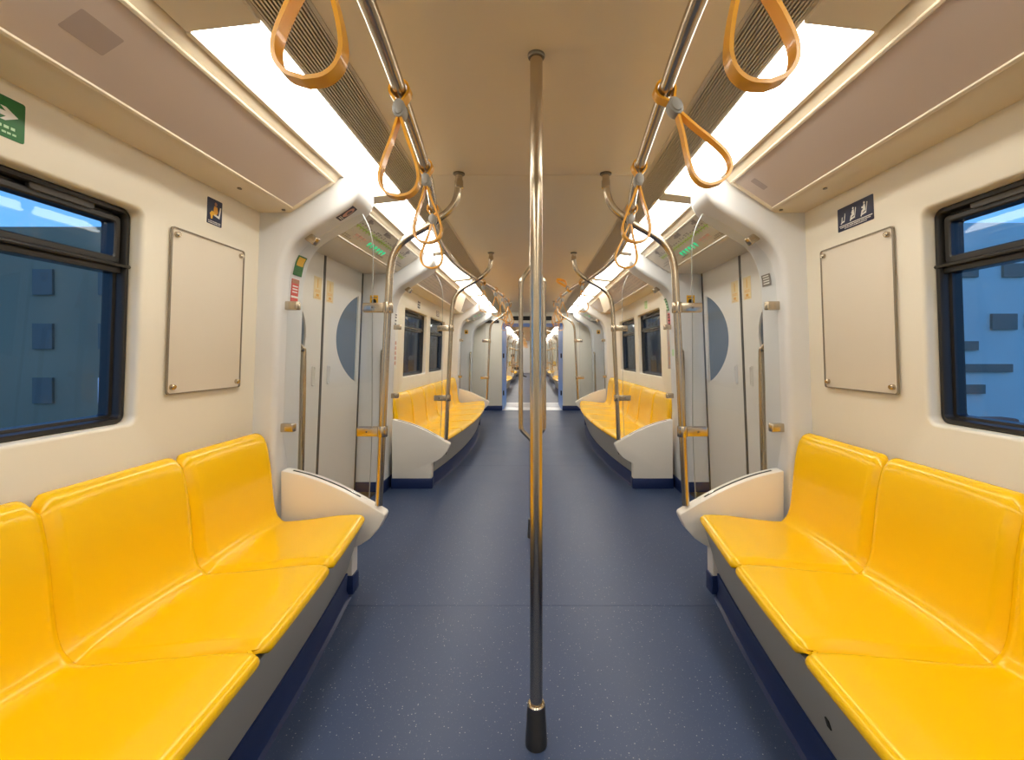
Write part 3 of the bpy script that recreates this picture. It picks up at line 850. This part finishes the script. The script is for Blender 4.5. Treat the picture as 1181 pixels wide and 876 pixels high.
# ------------------------------------------------------------------ poster boards, signs and stickers
for s in (-1, 1):
    r = empty('poster_board', (s*1.35, 1.91, 1.05), 'blank beige poster board on the %s-side wall between window and door arch' % SIDE[s], 'poster board')
    f = wall_fn(s)
    MB().extr(rrect(1.70, 2.12, 1.053, 1.678, .012, 3), lambda u, v, w: f(u, w, v), .006, .009).build('backing', 'board', r)
    MB().rings([[f(u, w, v) for u, v in rrect(1.70-o, 2.12+o, 1.053-o, 1.678+o, .012, 3)] for o, w in ((-.001, .006), (.004, .006), (.004, .013), (-.001, .013))], closed_path=True, caps=False).build('acrylic_edge', 'bedge', r, ang=30)
    for y in (1.722, 2.098):
        for z in (1.078, 1.655):
            m = MB(); m.rings([[f(y+q*math.cos(2*PI*k/14), w, z+q*math.sin(2*PI*k/14)) for k in range(14)] for q, w in ((.011, .0), (.011, .020), (.008, .024))])
            m.build('stand_off_screw', 'steel', r)

# left: green exit-arrow sign
o, f = sign_base('exit_sign', .955, 1.209, 1.757, 1.861, -1, 'green', 'green exit sign with white arrow, above the left-side window', 'sign')
m = MB(); m.extr([(.985, 1.811), (1.165, 1.811), (1.152, 1.800), (1.164, 1.800), (1.193, 1.817), (1.164, 1.834), (1.152, 1.834), (1.165, 1.823), (.985, 1.823)], lambda u, v, w: f(u, w, v), .0016, .0024)
m.build('arrow', 'white', o)
m = MB(); rr = random.Random(2)
rig_text(m, lambda u, w, v: f(u, .0016+w, v), 1.0, 1.193, 1.781, .007, 12, .25, rr); rig_text(m, lambda u, w, v: f(u, .0016+w, v), 1.0, 1.193, 1.768, .005, 16, .25, rr)
m.build('lettering', 'lgreen', o)
# left: small priority notice with a seated figure
o, f = sign_base('priority_seat_sign', 1.888, 1.977, 1.750, 1.858, -1, 'navy', 'small navy sign of a figure in an orange robe beside the poster board', 'sign', .004)
F = lambda u, w, v: f(1.888+u*.089, .0016+w, 1.750+v*.108)
def poly(pts, mt, nm, par, F=F, h=.0008): MB().extr(pts, lambda u, v, w: F(u, w, v), 0, h).build(nm, mt, par)
poly([(.55+.085*math.cos(k*PI/7), .82+.075*math.sin(k*PI/7)) for k in range(14)], 'skinp', 'figure_head', o)
poly([(.45, .74), (.66, .72), (.70, .52), (.62, .42), (.42, .40), (.40, .55)], 'orange', 'figure_body', o)
poly([(.16, .40), (.30, .52), (.58, .46), (.56, .38), (.36, .36), (.34, .22), (.24, .20), (.22, .32)], 'yelp', 'figure_legs', o)
poly([(.46, .36), (.82, .30), (.92, .76), (.84, .76), (.76, .40), (.46, .42)], 'white', 'seat_symbol', o)
m = MB(); rig_text(m, F, .08, .92, .10, .035, 10, .3, rr); rig_text(m, F, .08, .92, .04, .03, 10, .3, rr); m.build('lettering', 'white', o)
# right: priority sign with three seated figures
o, f = sign_base('priority_seat_sign', 1.80, 2.01, 1.738, 1.838, 1, 'navy', 'wide navy sign with three white seated figures on the right-side wall', 'sign', .004)
F = lambda u, w, v: f(2.01-u*.21, .0016+w, 1.738+v*.10)     # u runs from the far end
def seated(u0, sc, par, belly=0, baby=False, cane=False):
    g = lambda pts: [(u0+a*.20*sc, .30+b*.55*sc) for a, b in pts]
    poly(g([(.62, 0.12), (.72, .10), (.92, .86), (.82, .88), (.70, .26), (.20, .16), (.22, .06)]), 'white', 'chair_symbol', par, F)
    if not cane:
        poly(g([(.50+.10*math.cos(k*PI/6), .88+.09*math.sin(k*PI/6)) for k in range(12)]), 'white', 'figure_head', par, F)
        poly(g([(.42, .78), (.60, .76), (.66, .34), (.30, .26), (.12, -.02), (.02, .02), (.18, .40), (.34+.0, .46), (.30-belly, .56)]), 'white', 'figure_body', par, F)
    else:
        poly(g([(.10, .0), (.30, .02), (.42, .62), (.32, .62), (.22, .12), (.10, .10)]), 'white', 'figure_body', par, F)
    if baby:
        poly(g([(.24+.08*math.cos(k*PI/5), .60+.07*math.sin(k*PI/5)) for k in range(10)]), 'white', 'baby_symbol', par, F)
seated(.08, .85, o, cane=True); seated(.36, 1.0, o, belly=.05); seated(.66, 1.05, o, baby=True)
m = MB(); m.box(.05, .97, 0, .0008, .205, .235, F); m.build('rule', 'white', o)
m = MB(); rig_text(m, F, .08, .94, .13, .04, 22, .3, rr); rig_text(m, F, .2, .84, .06, .035, 18, .3, rr); m.build('lettering', 'white', o)

# stickers round the first and second doors
def flat_sticker(name, T, outline, mt, label, cat='sticker'):
    m = MB(); m.extr(outline, lambda u, v, w: T(u, v, w), -.0008, .0012)
    return m.build(name, mt, tag=dict(label=label, category=cat))
def camface(y, s):   # on a moulding face that looks back to the camera
    return lambda u, v, w: (s*u, y-w, v)
for s, zz, zn in ((-1, Z0, 'first'), (1, Z0, 'first'), (-1, Z1, 'second'), (1, Z1, 'second')):
    T = camface(zz+.72, s)
    o = flat_sticker('emergency_sticker', T, rrect(1.335, 1.405, 1.635, 1.715, .004, 2), 'yelp', 'yellow emergency sticker on the arch beyond the %s %s-side doors' % (zn, SIDE[s]))
    MB().extr([(1.350, 1.650), (1.392, 1.650), (1.392, 1.668), (1.380, 1.682), (1.360, 1.682), (1.350, 1.668)], lambda u, v, w: T(u, v, w), .0012, .002).build('pictogram', 'dark', o)
    MB().box(1.345, 1.396, .0012, .0019, 1.692, 1.700, lambda u, w, v: T(u, v, w)).build('lettering', 'greyp', o)
# on the inside of the near arch
def jamb_T(y0, s):
    tab = [(z, x) for x, z in ARCH[:8]]
    return lambda u, v, w: (s*(lerp_table(tab, v)-.0005-w), y0+u, v)
def jamb_sticker(y, wid, z0, z1, s, mt, label):
    T = jamb_T(y, s); N = 8
    m = MB(); m.rings([[T(0, z0+(z1-z0)*i/N, -.001), T(wid, z0+(z1-z0)*i/N, -.001), T(wid, z0+(z1-z0)*i/N, .0012), T(0, z0+(z1-z0)*i/N, .0012)] for i in range(N+1)])
    return m.build('safety_sticker', mt, tag=dict(label=label, category='sticker')), T
yj = Z0-.97+.10
o, T = jamb_sticker(yj, .085, 1.615, 1.715, -1, 'green', 'green and yellow safety sticker high inside the near left-side arch')
MB().rings([[T(a, v, b) for a, b in ((.01, .0012), (.075, .0012), (.075, .0018), (.01, .0018))] for v in (1.665, 1.685, 1.708)]).build('yellow_panel', 'yelp', o)
o, T = jamb_sticker(yj, .07, 1.475, 1.595, -1, 'redp', 'red safety sticker inside the near left-side arch')
MB().rings([[T(a, v, b) for a, b in ((0, .0012), (.07, .0012), (.07, .0018), (0, .0018))] for v in (1.573, 1.592)]).build('dark_band', 'skinp', o)
MB().rings([[T(a, v, b) for a, b in ((0, .0012), (.07, .0012), (.07, .0018), (0, .0018))] for v in (1.498, 1.508)]).build('white_band', 'white', o)
m = MB()
for v in (1.525, 1.540, 1.555): m.box(.01, .06, .0012, .0018, v, v+.006, lambda u, w, z: T(u, z, w))
m.build('lettering', 'white', o)
o, T = jamb_sticker(yj+.02, .085, 1.565, 1.625, 1, 'greyp', 'small grey notice sticker inside the near right-side arch')
m = MB()
for v in (1.575, 1.588, 1.601, 1.613): m.box(.012, .07, .0012, .0018, v, v+.005, lambda u, w, z: T(u, z, w))
m.build('lettering', 'white', o)
# camera-facing diagonal of the near left arch: dark sticker with a pale oval
AC = [Vector((p.x, p.y)) for p in catmull([(x, z, 0) for x, z in ARCH], 6)]
def arch_at(v):          # v metres up the moulding from just above its elbow
    d = 0
    for p, q in zip(AC, AC[1:]):
        if p.x > 1.0 or d > .5: continue
        l = (q-p).length
        if d+l >= v or q is AC[-1]:
            dr = (q-p)/l; n_ = Vector((-dr.y, dr.x)); n_ = n_ if n_.x < 0 else -n_
            return p+dr*(v-d), n_
        d += l
lA = .105
yA = Z0-.97+.035
def T(u, v, w):
    p, n_ = arch_at(v+.012); p = p+n_*(w+.001); return (-p.x, yA+u, p.y)
m = MB(); m.rings([[T(0, v, -.001), T(.055, v, -.001), T(.055, v, .0012), T(0, v, .0012)] for v in [lA*i/8 for i in range(9)]])
o = m.build('safety_sticker', 'navy', tag=dict(category='sticker', label= 'dark sticker with a pale oval under the tip of the near left-side arch'))
MB().extr([(.0275+.021*math.cos(k*PI/9), lA*.60+.036*math.sin(k*PI/9)) for k in range(18)], lambda u, v, w: T(u, v, w), .0012, .0018).build('oval', 'pinkp', o)
MB().extr([(.0275+.006*math.cos(k*PI/5), lA*.60+.012*math.sin(k*PI/5)) for k in range(10)], lambda u, v, w: T(u, v, w), .0018, .0022).build('oval_mark', 'greyp', o)
m = MB(); m.box(.010, .045, .0012, .0018, .010, .014, lambda u, w, v: T(u, v, w)); m.box(.010, .045, .0012, .0018, .019, .023, lambda u, w, v: T(u, v, w)); m.build('lettering', 'white', o)
# arches before the second bench (inside faces)
yj2 = Z0+.72+.09
for s in (-1, 1):
    o, T = jamb_sticker(yj2+.09, .06, 1.46, 1.58, s, 'white' if s < 0 else 'redp', '%s notice sticker inside the arch before the %s-side second bench' % ('white and violet' if s < 0 else 'red and black', SIDE[s]))
    m = MB()
    for v in (1.475, 1.505, 1.535, 1.558): m.box(.006, .054, .0012, .0018, v, v+.012, lambda u, w, z: T(u, z, w))
    m.build('lettering', 'navy' if s < 0 else 'dark', o)
o, T = jamb_sticker(yj2+.09, .06, 1.60, 1.71, 1, 'green', 'green striped sticker above the red one inside the far right-side arch')
m = MB()
for v in (1.615, 1.64, 1.665, 1.69): m.box(.006, .054, .0012, .0018, v, v+.01, lambda u, w, z: T(u, z, w))
m.build('stripes', 'lgreen', o)
o, T = jamb_sticker(yj2+.02, .05, 1.19, 1.25, 1, 'lgreen', 'small pale green sticker low inside the far right-side arch')
# posters on the wall strip beside the second bench windows
for s in (-1, 1):
    o, f = sign_base('wall_poster', BAY1-1.70, BAY1-1.36, 1.06, 1.66, s, 'fgrey' if s > 0 else 'white', 'narrow %s poster on the %s-side wall before the second-bay windows' % ('brownish' if s > 0 else 'pink and white', SIDE[s]), 'poster', .006)
    m = MB()
    for k in range(5): m.box(BAY1-1.66, BAY1-1.40, .0016, .0024, 1.10+k*.05, 1.135+k*.05, f)
    m.build('print', 'skinp' if s > 0 else 'pinkp', o)
    o, f = sign_base('window_sign', BAY1-.62, BAY1-.50, 1.745, 1.84, s, 'lgreen' if s > 0 else 'white', '%s sign above the nearer second-bay window on the %s side' % ('pale green' if s > 0 else 'white and dark grey', SIDE[s]), 'sign', .004)
    m = MB()
    for (u0, u1) in ((-.612, -.568), (-.552, -.508)):
        for v in (1.752, 1.782, 1.812): m.box(BAY1+u0, BAY1+u1, .0016, .0024, v, v+.022, f)
    m.build('print', 'lime' if s > 0 else 'dark', o)
o, f = sign_base('window_sign', BAY1+.42, BAY1+.62, 1.745, 1.82, -1, 'fgrey', 'small grey sign above the further second-bay window on the left side', 'sign', .004)
m = MB()
for v in (1.76, 1.78, 1.80): m.box(BAY1+.44, BAY1+.60, .0016, .0024, v, v+.01, f)
m.build('lettering', 'white', o)

# ------------------------------------------------------------------ end wall, gangway and the next car
GA, GB = Y_END, 11.40
m = MB()
for s in (-1, 1): m.box(.66, 1.60, GA, GA+.10, 0, 2.24, lambda x, y, z: (s*x, y, z))
m.box(-.66, .66, GA, GA+.10, 1.885, 2.24)
m.build('wall_front', 'endwall', bevel=.006, tag=dict(label='pale end wall of the near car round the gangway opening', category='wall', kind='structure'))
k = MB()
for s in (-1, 1): k.box(.655, 1.30, GA-.012, GA+.104, 0, .10, lambda x, y, z: (s*x, y, z))
k.build('baseboard_front', 'kick', bevel=.003, tag=dict(label='dark blue skirting along the end wall beside the gangway', category='skirting', kind='structure'))
for s in (-1, 1):
    r = empty('gangway_side', (s*.64, (GA+GB)/2, 0), '%s-side blue-lit panel lining the gangway between the cars' % SIDE[s], 'gangway panel')
    m = MB(); m.rings([[(s*x, y, z) for x, z in ((w, 0), (w, 1.90), (w+.05, 1.90), (w+.05, 0))] for y, w in ((GA+.10, .655), (GA+.30, .635), (GA+.75, .63), (GB-.25, .635), (GB, .655))])
    m.build('panel', 'blue', r)
    for z in (.36, 1.18):
        MB().box(.622, .650, GA+.16, GA+.25, z-.05, z+.05, lambda x, y, zz: (s*x, y, zz)).build('catch', 'navy', r, bevel=.004)
m = MB(); m.box(-.70, .70, GA+.10, GB, 1.90, 1.95)
m.build('gangway_ceiling', 'blue', tag=dict(label='blue-lit panel roofing the gangway between the cars', category='ceiling', kind='structure'))
m = MB(); m.box(-.66, .66, GA+.0, GB, -.05, .004)
for kk in range(14): m.box(-.64, .64, GA+.55+kk*.06, GA+.58+kk*.06, .004, .007)
m.build('gangway_floor', 'plate', tag=dict(label='bright aluminium tread plate on the gangway floor', category='floor', kind='structure'))
# sign plates over the opening
r = MB().extr(rrect(-1.02, -.72, 1.885, 1.945, .006, 2), lambda u, v, w: (u, GA-w, v), 0, .012).build('end_wall_sign', 'dark', tag=dict(label='dark narrow sign plate high on the end wall left of the gangway', category='sign'))
m = MB(); rig_text(m, lambda u, w, v: (u, GA-.012-w, v), -.98, -.76, 1.905, .02, 6, .3, rr); m.build('lettering', 'greyp', r)
r = MB().extr(rrect(-.42, .42, 1.945, 2.035, .01, 2), lambda u, v, w: (u, GA-w, v), 0, .035).build('display_strip', 'blackm', bevel=.003, tag=dict(label='dark display strip on the end wall above the gangway', category='display'))
MB().box(-.39, .39, GA-.037, GA-.035, 1.96, 2.02).build('screen', 'dark', r)

# next car: the second bay and the second doors once more, further along
index_children()
def in_range(o, a, b): return o.parent is None and a < root_loc(o).y < b
src_bay = [o for o in bpy.data.objects if o.parent is None and o.get('kind') != 'structure' and BAY1-1.95 < o.location.y < BAY1+1.95
           and o.get('category') in ('seat', 'bench', 'bench end panel', 'glass screen', 'grab pole', 'hand strap')]
walls_src = [o for o in bpy.data.objects if o.parent is None and o.name.startswith('wall_') and 'second bench' in o.get('label', '')]
portals_src = [o for o in bpy.data.objects if o.parent is None and o.name.startswith('trim_') and 'second doors' in o.get('label', '')]
wins_src = [o for o in bpy.data.objects if o.parent is None and o.name.startswith('window_') and o.get('kind') == 'structure' and 'second bench' in o.get('label', '')]
doors_src = [o for o in bpy.data.objects if o.parent is None and o.name.startswith('door_') and 'far end of the near car' in o.get('label', '')]
CAR2 = GB; B2 = [15.28, 20.78, 26.28]; ZZ2 = [12.53, 18.03, 23.53, 29.03]; CAR2_END = 30.2
BN = ['first', 'second', 'third']
shell(CAR2, CAR2_END, far=True)
for bi, yb in enumerate(B2):
    for o in src_bay+walls_src+wins_src:
        cobj = copy_tree(o); cobj.location.y += yb-BAY1
        lab = o.get('label', '')
        lab = lab.replace('second bench', 'bench of the next car').replace('past the second bent pole', 'over the %s bench of the next car' % BN[bi])
        lab = lab.replace('bench of the next car', '%s bench, next car' % BN[bi]) if 'strap' not in lab else lab
        if 'flipped' in lab:
            lab = 'second yellow hand strap over the %s bench of the next car, right-side handrail' % BN[bi]; cobj.rotation_euler = (0, 0, 0)
        lab = lab.replace('grey curved bench base with blue kick board, ', 'grey curved bench base, ')
        cobj['label'] = lab
        if o.get('group'): cobj['group'] = o['group'].replace('beyond the first doors', 'in the next car')+('' if 'beyond' in o['group'] else ' in the next car')
for zi, yz in enumerate(ZZ2):
    for o in portals_src+doors_src:
        cobj = copy_tree(o); cobj.location.y += yz-Z1
        cobj['label'] = o['label'].replace('of the second doors', 'of doors %s in the next car' % BN[min(zi, 2)] if zi < 3 else 'of the last doors in the next car').replace('at the far end of the near car', ('%s along the next car' % ORD[zi]))
for s in (-1, 1):
    lights(CAR2+.3, CAR2_END, s, far=True)
    vent(CAR2+.1, CAR2_END-.1, s, far=True)
    rail(CAR2+.5, CAR2_END-.3, s, far=True)
m = MB()
for s in (-1, 1): m.box(.66, 1.60, GB, GB+.08, 0, 2.24, lambda x, y, z: (s*x, y, z))
m.box(-.66, .66, GB, GB+.08, 1.9, 2.24)
m.build('wall_back', 'portal', tag=dict(label='end wall of the next car round the gangway opening', category='wall', kind='structure'))
m = MB()
for s in (-1, 1): m.box(.30, 1.60, CAR2_END, CAR2_END+.08, 0, 2.24, lambda x, y, z: (s*x, y, z))
m.box(-.30, .30, CAR2_END, CAR2_END+.08, 0, 2.24)
m.build('wall_front_2', 'portal', tag=dict(label='pale end wall closing the far end of the next car', category='wall', kind='structure'))
m = MB(); m.box(-1.60, 1.60, Y_NEAR-.08, Y_NEAR, 0, 2.24)  # unseen closing wall, added for bounce light and glossy reflections
m.build('wall_back_2', 'wall', tag=dict(label='cream closing wall added behind the camera for bounce light', category='wall', kind='structure'))

# ------------------------------------------------------------------ seated passenger far down the next car
def person():
    B = Vector((-.95, 23.85, 0))
    j = {  # joints relative to B; faces the aisle (+x)
        'pelvis': (-.05, 0, .50), 'belly': (-.07, 0, .62), 'chest': (-.10, 0, .82), 'neck': (-.09, 0, .97), 'jaw': (-.06, 0, 1.05), 'head': (-.07, 0, 1.14), 'crown': (-.08, 0, 1.22),
        'shL': (-.10, .17, .91), 'elL': (-.02, .22, .68), 'wrL': (.20, .14, .60), 'haL': (.28, .11, .58),
        'shR': (-.10, -.17, .91), 'elR': (-.02, -.22, .68), 'wrR': (.20, -.14, .60), 'haR': (.28, -.11, .58),
        'hipL': (.0, .09, .48), 'knL': (.40, .11, .50), 'anL': (.46, .11, .10), 'toL': (.66, .12, .04),
        'hipR': (.0, -.09, .48), 'knR': (.38, -.11, .50), 'anR': (.30, -.11, .10), 'toR': (.48, -.12, .04)}
    rad = {'pelvis': .13, 'belly': .125, 'chest': .14, 'neck': .055, 'jaw': .075, 'head': .088, 'crown': .06, 'shL': .06, 'elL': .045, 'wrL': .03, 'haL': .035,
           'shR': .06, 'elR': .045, 'wrR': .03, 'haR': .035, 'hipL': .085, 'knL': .06, 'anL': .04, 'toL': .035, 'hipR': .085, 'knR': .06, 'anR': .04, 'toR': .035}
    ed = [('pelvis', 'belly'), ('belly', 'chest'), ('chest', 'neck'), ('neck', 'jaw'), ('jaw', 'head'), ('head', 'crown')]
    for q in 'LR':
        ed += [('chest', 'sh'+q), ('sh'+q, 'el'+q), ('el'+q, 'wr'+q), ('wr'+q, 'ha'+q), ('pelvis', 'hip'+q), ('hip'+q, 'kn'+q), ('kn'+q, 'an'+q), ('an'+q, 'to'+q)]
        sg = 1 if q == 'L' else -1
        for k, (dy, ln) in enumerate(((-.03, .055), (-.01, .065), (.01, .06), (.03, .05))):
            j['f%d%s' % (k, q)] = (.28+ln*.8, sg*(.11+dy), .555); rad['f%d%s' % (k, q)] = .010; ed.append(('ha'+q, 'f%d%s' % (k, q)))
        j['th'+q] = (.27, sg*.06, .575); rad['th'+q] = .011; ed.append(('wr'+q, 'th'+q))
    names = list(j)
    me = bpy.data.meshes.new('person')
    me.from_pydata([j[n] for n in names], [(names.index(a), names.index(b)) for a, b in ed], [])
    o = bpy.data.objects.new('person', me); COL.objects.link(o); o.location = B
    o.modifiers.new('skin', 'SKIN')
    for n, v in zip(names, me.skin_vertices[0].data):
        v.radius = (rad[n], rad[n]); v.use_root = (n == 'pelvis')
    sb = o.modifiers.new('sub', 'SUBSURF'); sb.levels = 2; sb.render_levels = 2
    dg = bpy.context.evaluated_depsgraph_get(); ev = o.evaluated_get(dg)
    nm = bpy.data.meshes.new_from_object(ev)
    o.modifiers.clear(); o.data = nm
    nm.materials.clear()
    for k in ('skin', 'shirt', 'trouser', 'shoe'): nm.materials.append(M[k])
    for p in nm.polygons:
        c_ = p.center; p.use_smooth = True
        arm = abs(c_.y) > .165 and c_.z > .5
        if c_.z > .985 or (c_.x > .14 and .54 < c_.z < .70 and abs(c_.y) < .20 and c_.z > .565): p.material_index = 0
        elif c_.z > .56: p.material_index = 1
        elif c_.z > .12: p.material_index = 2
        else: p.material_index = 3
    put(o, 'person seated on the left-side bench far down the next car, dark shoes stretched out', 'person')
    m = MB(); rs = []
    for k in range(7):
        a = -.15+k*.29; rr_ = .098*math.cos(a*.72); rs.append([(B.x-.085+rr_*math.cos(2*PI*i/16)*.95, B.y+rr_*.9*math.sin(2*PI*i/16), 1.12+.115*math.sin(a)) for i in range(16)])
    m.rings(rs); m.build('hair', 'hair', o)
    for q in (-1, 1):
        MB().lathe([(.001, -.008), (.008, 0), (.001, .008)], (B.x+.018, B.y+q*.033, 1.145), 8).build('eye', 'shoe', o)
    MB().lathe([(.012, -.02), (.014, -.012), (.003, .025)], (B.x+.022, B.y, 1.115), 8).build('nose', 'skin', o)
person()

# ------------------------------------------------------------------ outside
MB().box(-60, 60, -30, 90, -1.55, -1.5).build('outside_ground', 'ground', tag=dict(label='dark track bed outside the train windows', category='ground', kind='structure'))
r = empty('building', (-9, 11, -1.5), 'dark flat-topped building seen through the left-side window', 'building')
MB().box(-16, -4.4, 8, 14, -1.5, 3.45).build('walls', 'facL', r)
for i in range(7):
    for kk in range(4):
        MB().box(-12.2+i*1.15, -11.85+i*1.15, 7.96, 8.0, -.6+kk*.95, -.15+kk*.95).build('window', 'litwin' if (i*3+kk*5) % 4 == 1 else 'facdark', r)
r = empty('building', (10, 13, -1.5), 'pale bluish building with tan window blinds seen through the right-side window', 'building')
MB().box(5.2, 22, 10, 16, -1.5, 4.1).build('walls', 'facR', r)
for (x0, x1, z0, z1) in ((9.3, 9.75, 2.9, 3.2), (10.3, 10.75, 2.9, 3.2), (10.05, 10.6, 1.75, 2.1), (9.2, 9.75, 1.3, 1.5), (9.0, 10.5, .82, 1.0), (9.3, 9.9, .35, .55), (10.8, 11.4, 1.8, 2.1), (8.4, 8.9, 1.9, 2.2)):
    MB().box(x0, x1, 9.94, 10.0, z0, z1).build('window', 'facwin', r)
MB().box(9.2, 10.3, 9.6, 10.0, -.9, -.15).build('awning', 'awning', r, bevel=.05)
for s in (-1, 1):  # dark walls added to hide the blue sky behind the second-bay windows
    MB().box(3.3, 3.5, 4.6, 34, -1.5, 3.9, lambda x, y, z: (s*x, y, z)).build('sky_blocker', 'facL' if s < 0 else 'facL',
        tag=dict(label='dark wall added beside the track to block the sky, %s side' % SIDE[s], category='barrier', kind='structure'))

# ------------------------------------------------------------------ world, camera, colour
w = bpy.data.worlds.new('dusk'); SC.world = w; w.use_nodes = True
nt = w.node_tree; bg = nt.nodes['Background']
tc = nt.nodes.new('ShaderNodeTexCoord'); sp = nt.nodes.new('ShaderNodeSeparateXYZ'); rp = nt.nodes.new('ShaderNodeValToRGB')
nt.links.new(tc.outputs['Generated'], sp.inputs[0]); nt.links.new(sp.outputs['Z'], rp.inputs[0]); nt.links.new(rp.outputs[0], bg.inputs[0])
rp.color_ramp.elements[0].position = 0.0; rp.color_ramp.elements[0].color = (.12, .32, .64, 1)
rp.color_ramp.elements[1].position = .6; rp.color_ramp.elements[1].color = (.03, .13, .40, 1)
bg.inputs[1].default_value = 2.0

cd = bpy.data.cameras.new('camera'); cam = bpy.data.objects.new('camera', cd); COL.objects.link(cam)
cam.location = (0, 0, EYE); cam.rotation_euler = (PI/2, 0, 0)
cd.sensor_width = 36; cd.sensor_fit = 'HORIZONTAL'; cd.lens = 36*525/1181
cd.shift_x = -23.5/1181; cd.shift_y = -29/1181; cd.clip_start = .02; cd.clip_end = 200
SC.camera = cam
SC.view_settings.view_transform = 'Standard'; SC.view_settings.look = 'None'
SC.view_settings.exposure = 0.45; SC.view_settings.gamma = 1; SC.view_settings.use_curve_mapping = False
SC.cycles.max_bounces = 10; SC.cycles.diffuse_bounces = 6; SC.cycles.glossy_bounces = 5; SC.cycles.transparent_max_bounces = 24
SC.cycles.use_denoising = True
SC.cycles.sample_clamp_indirect = 6
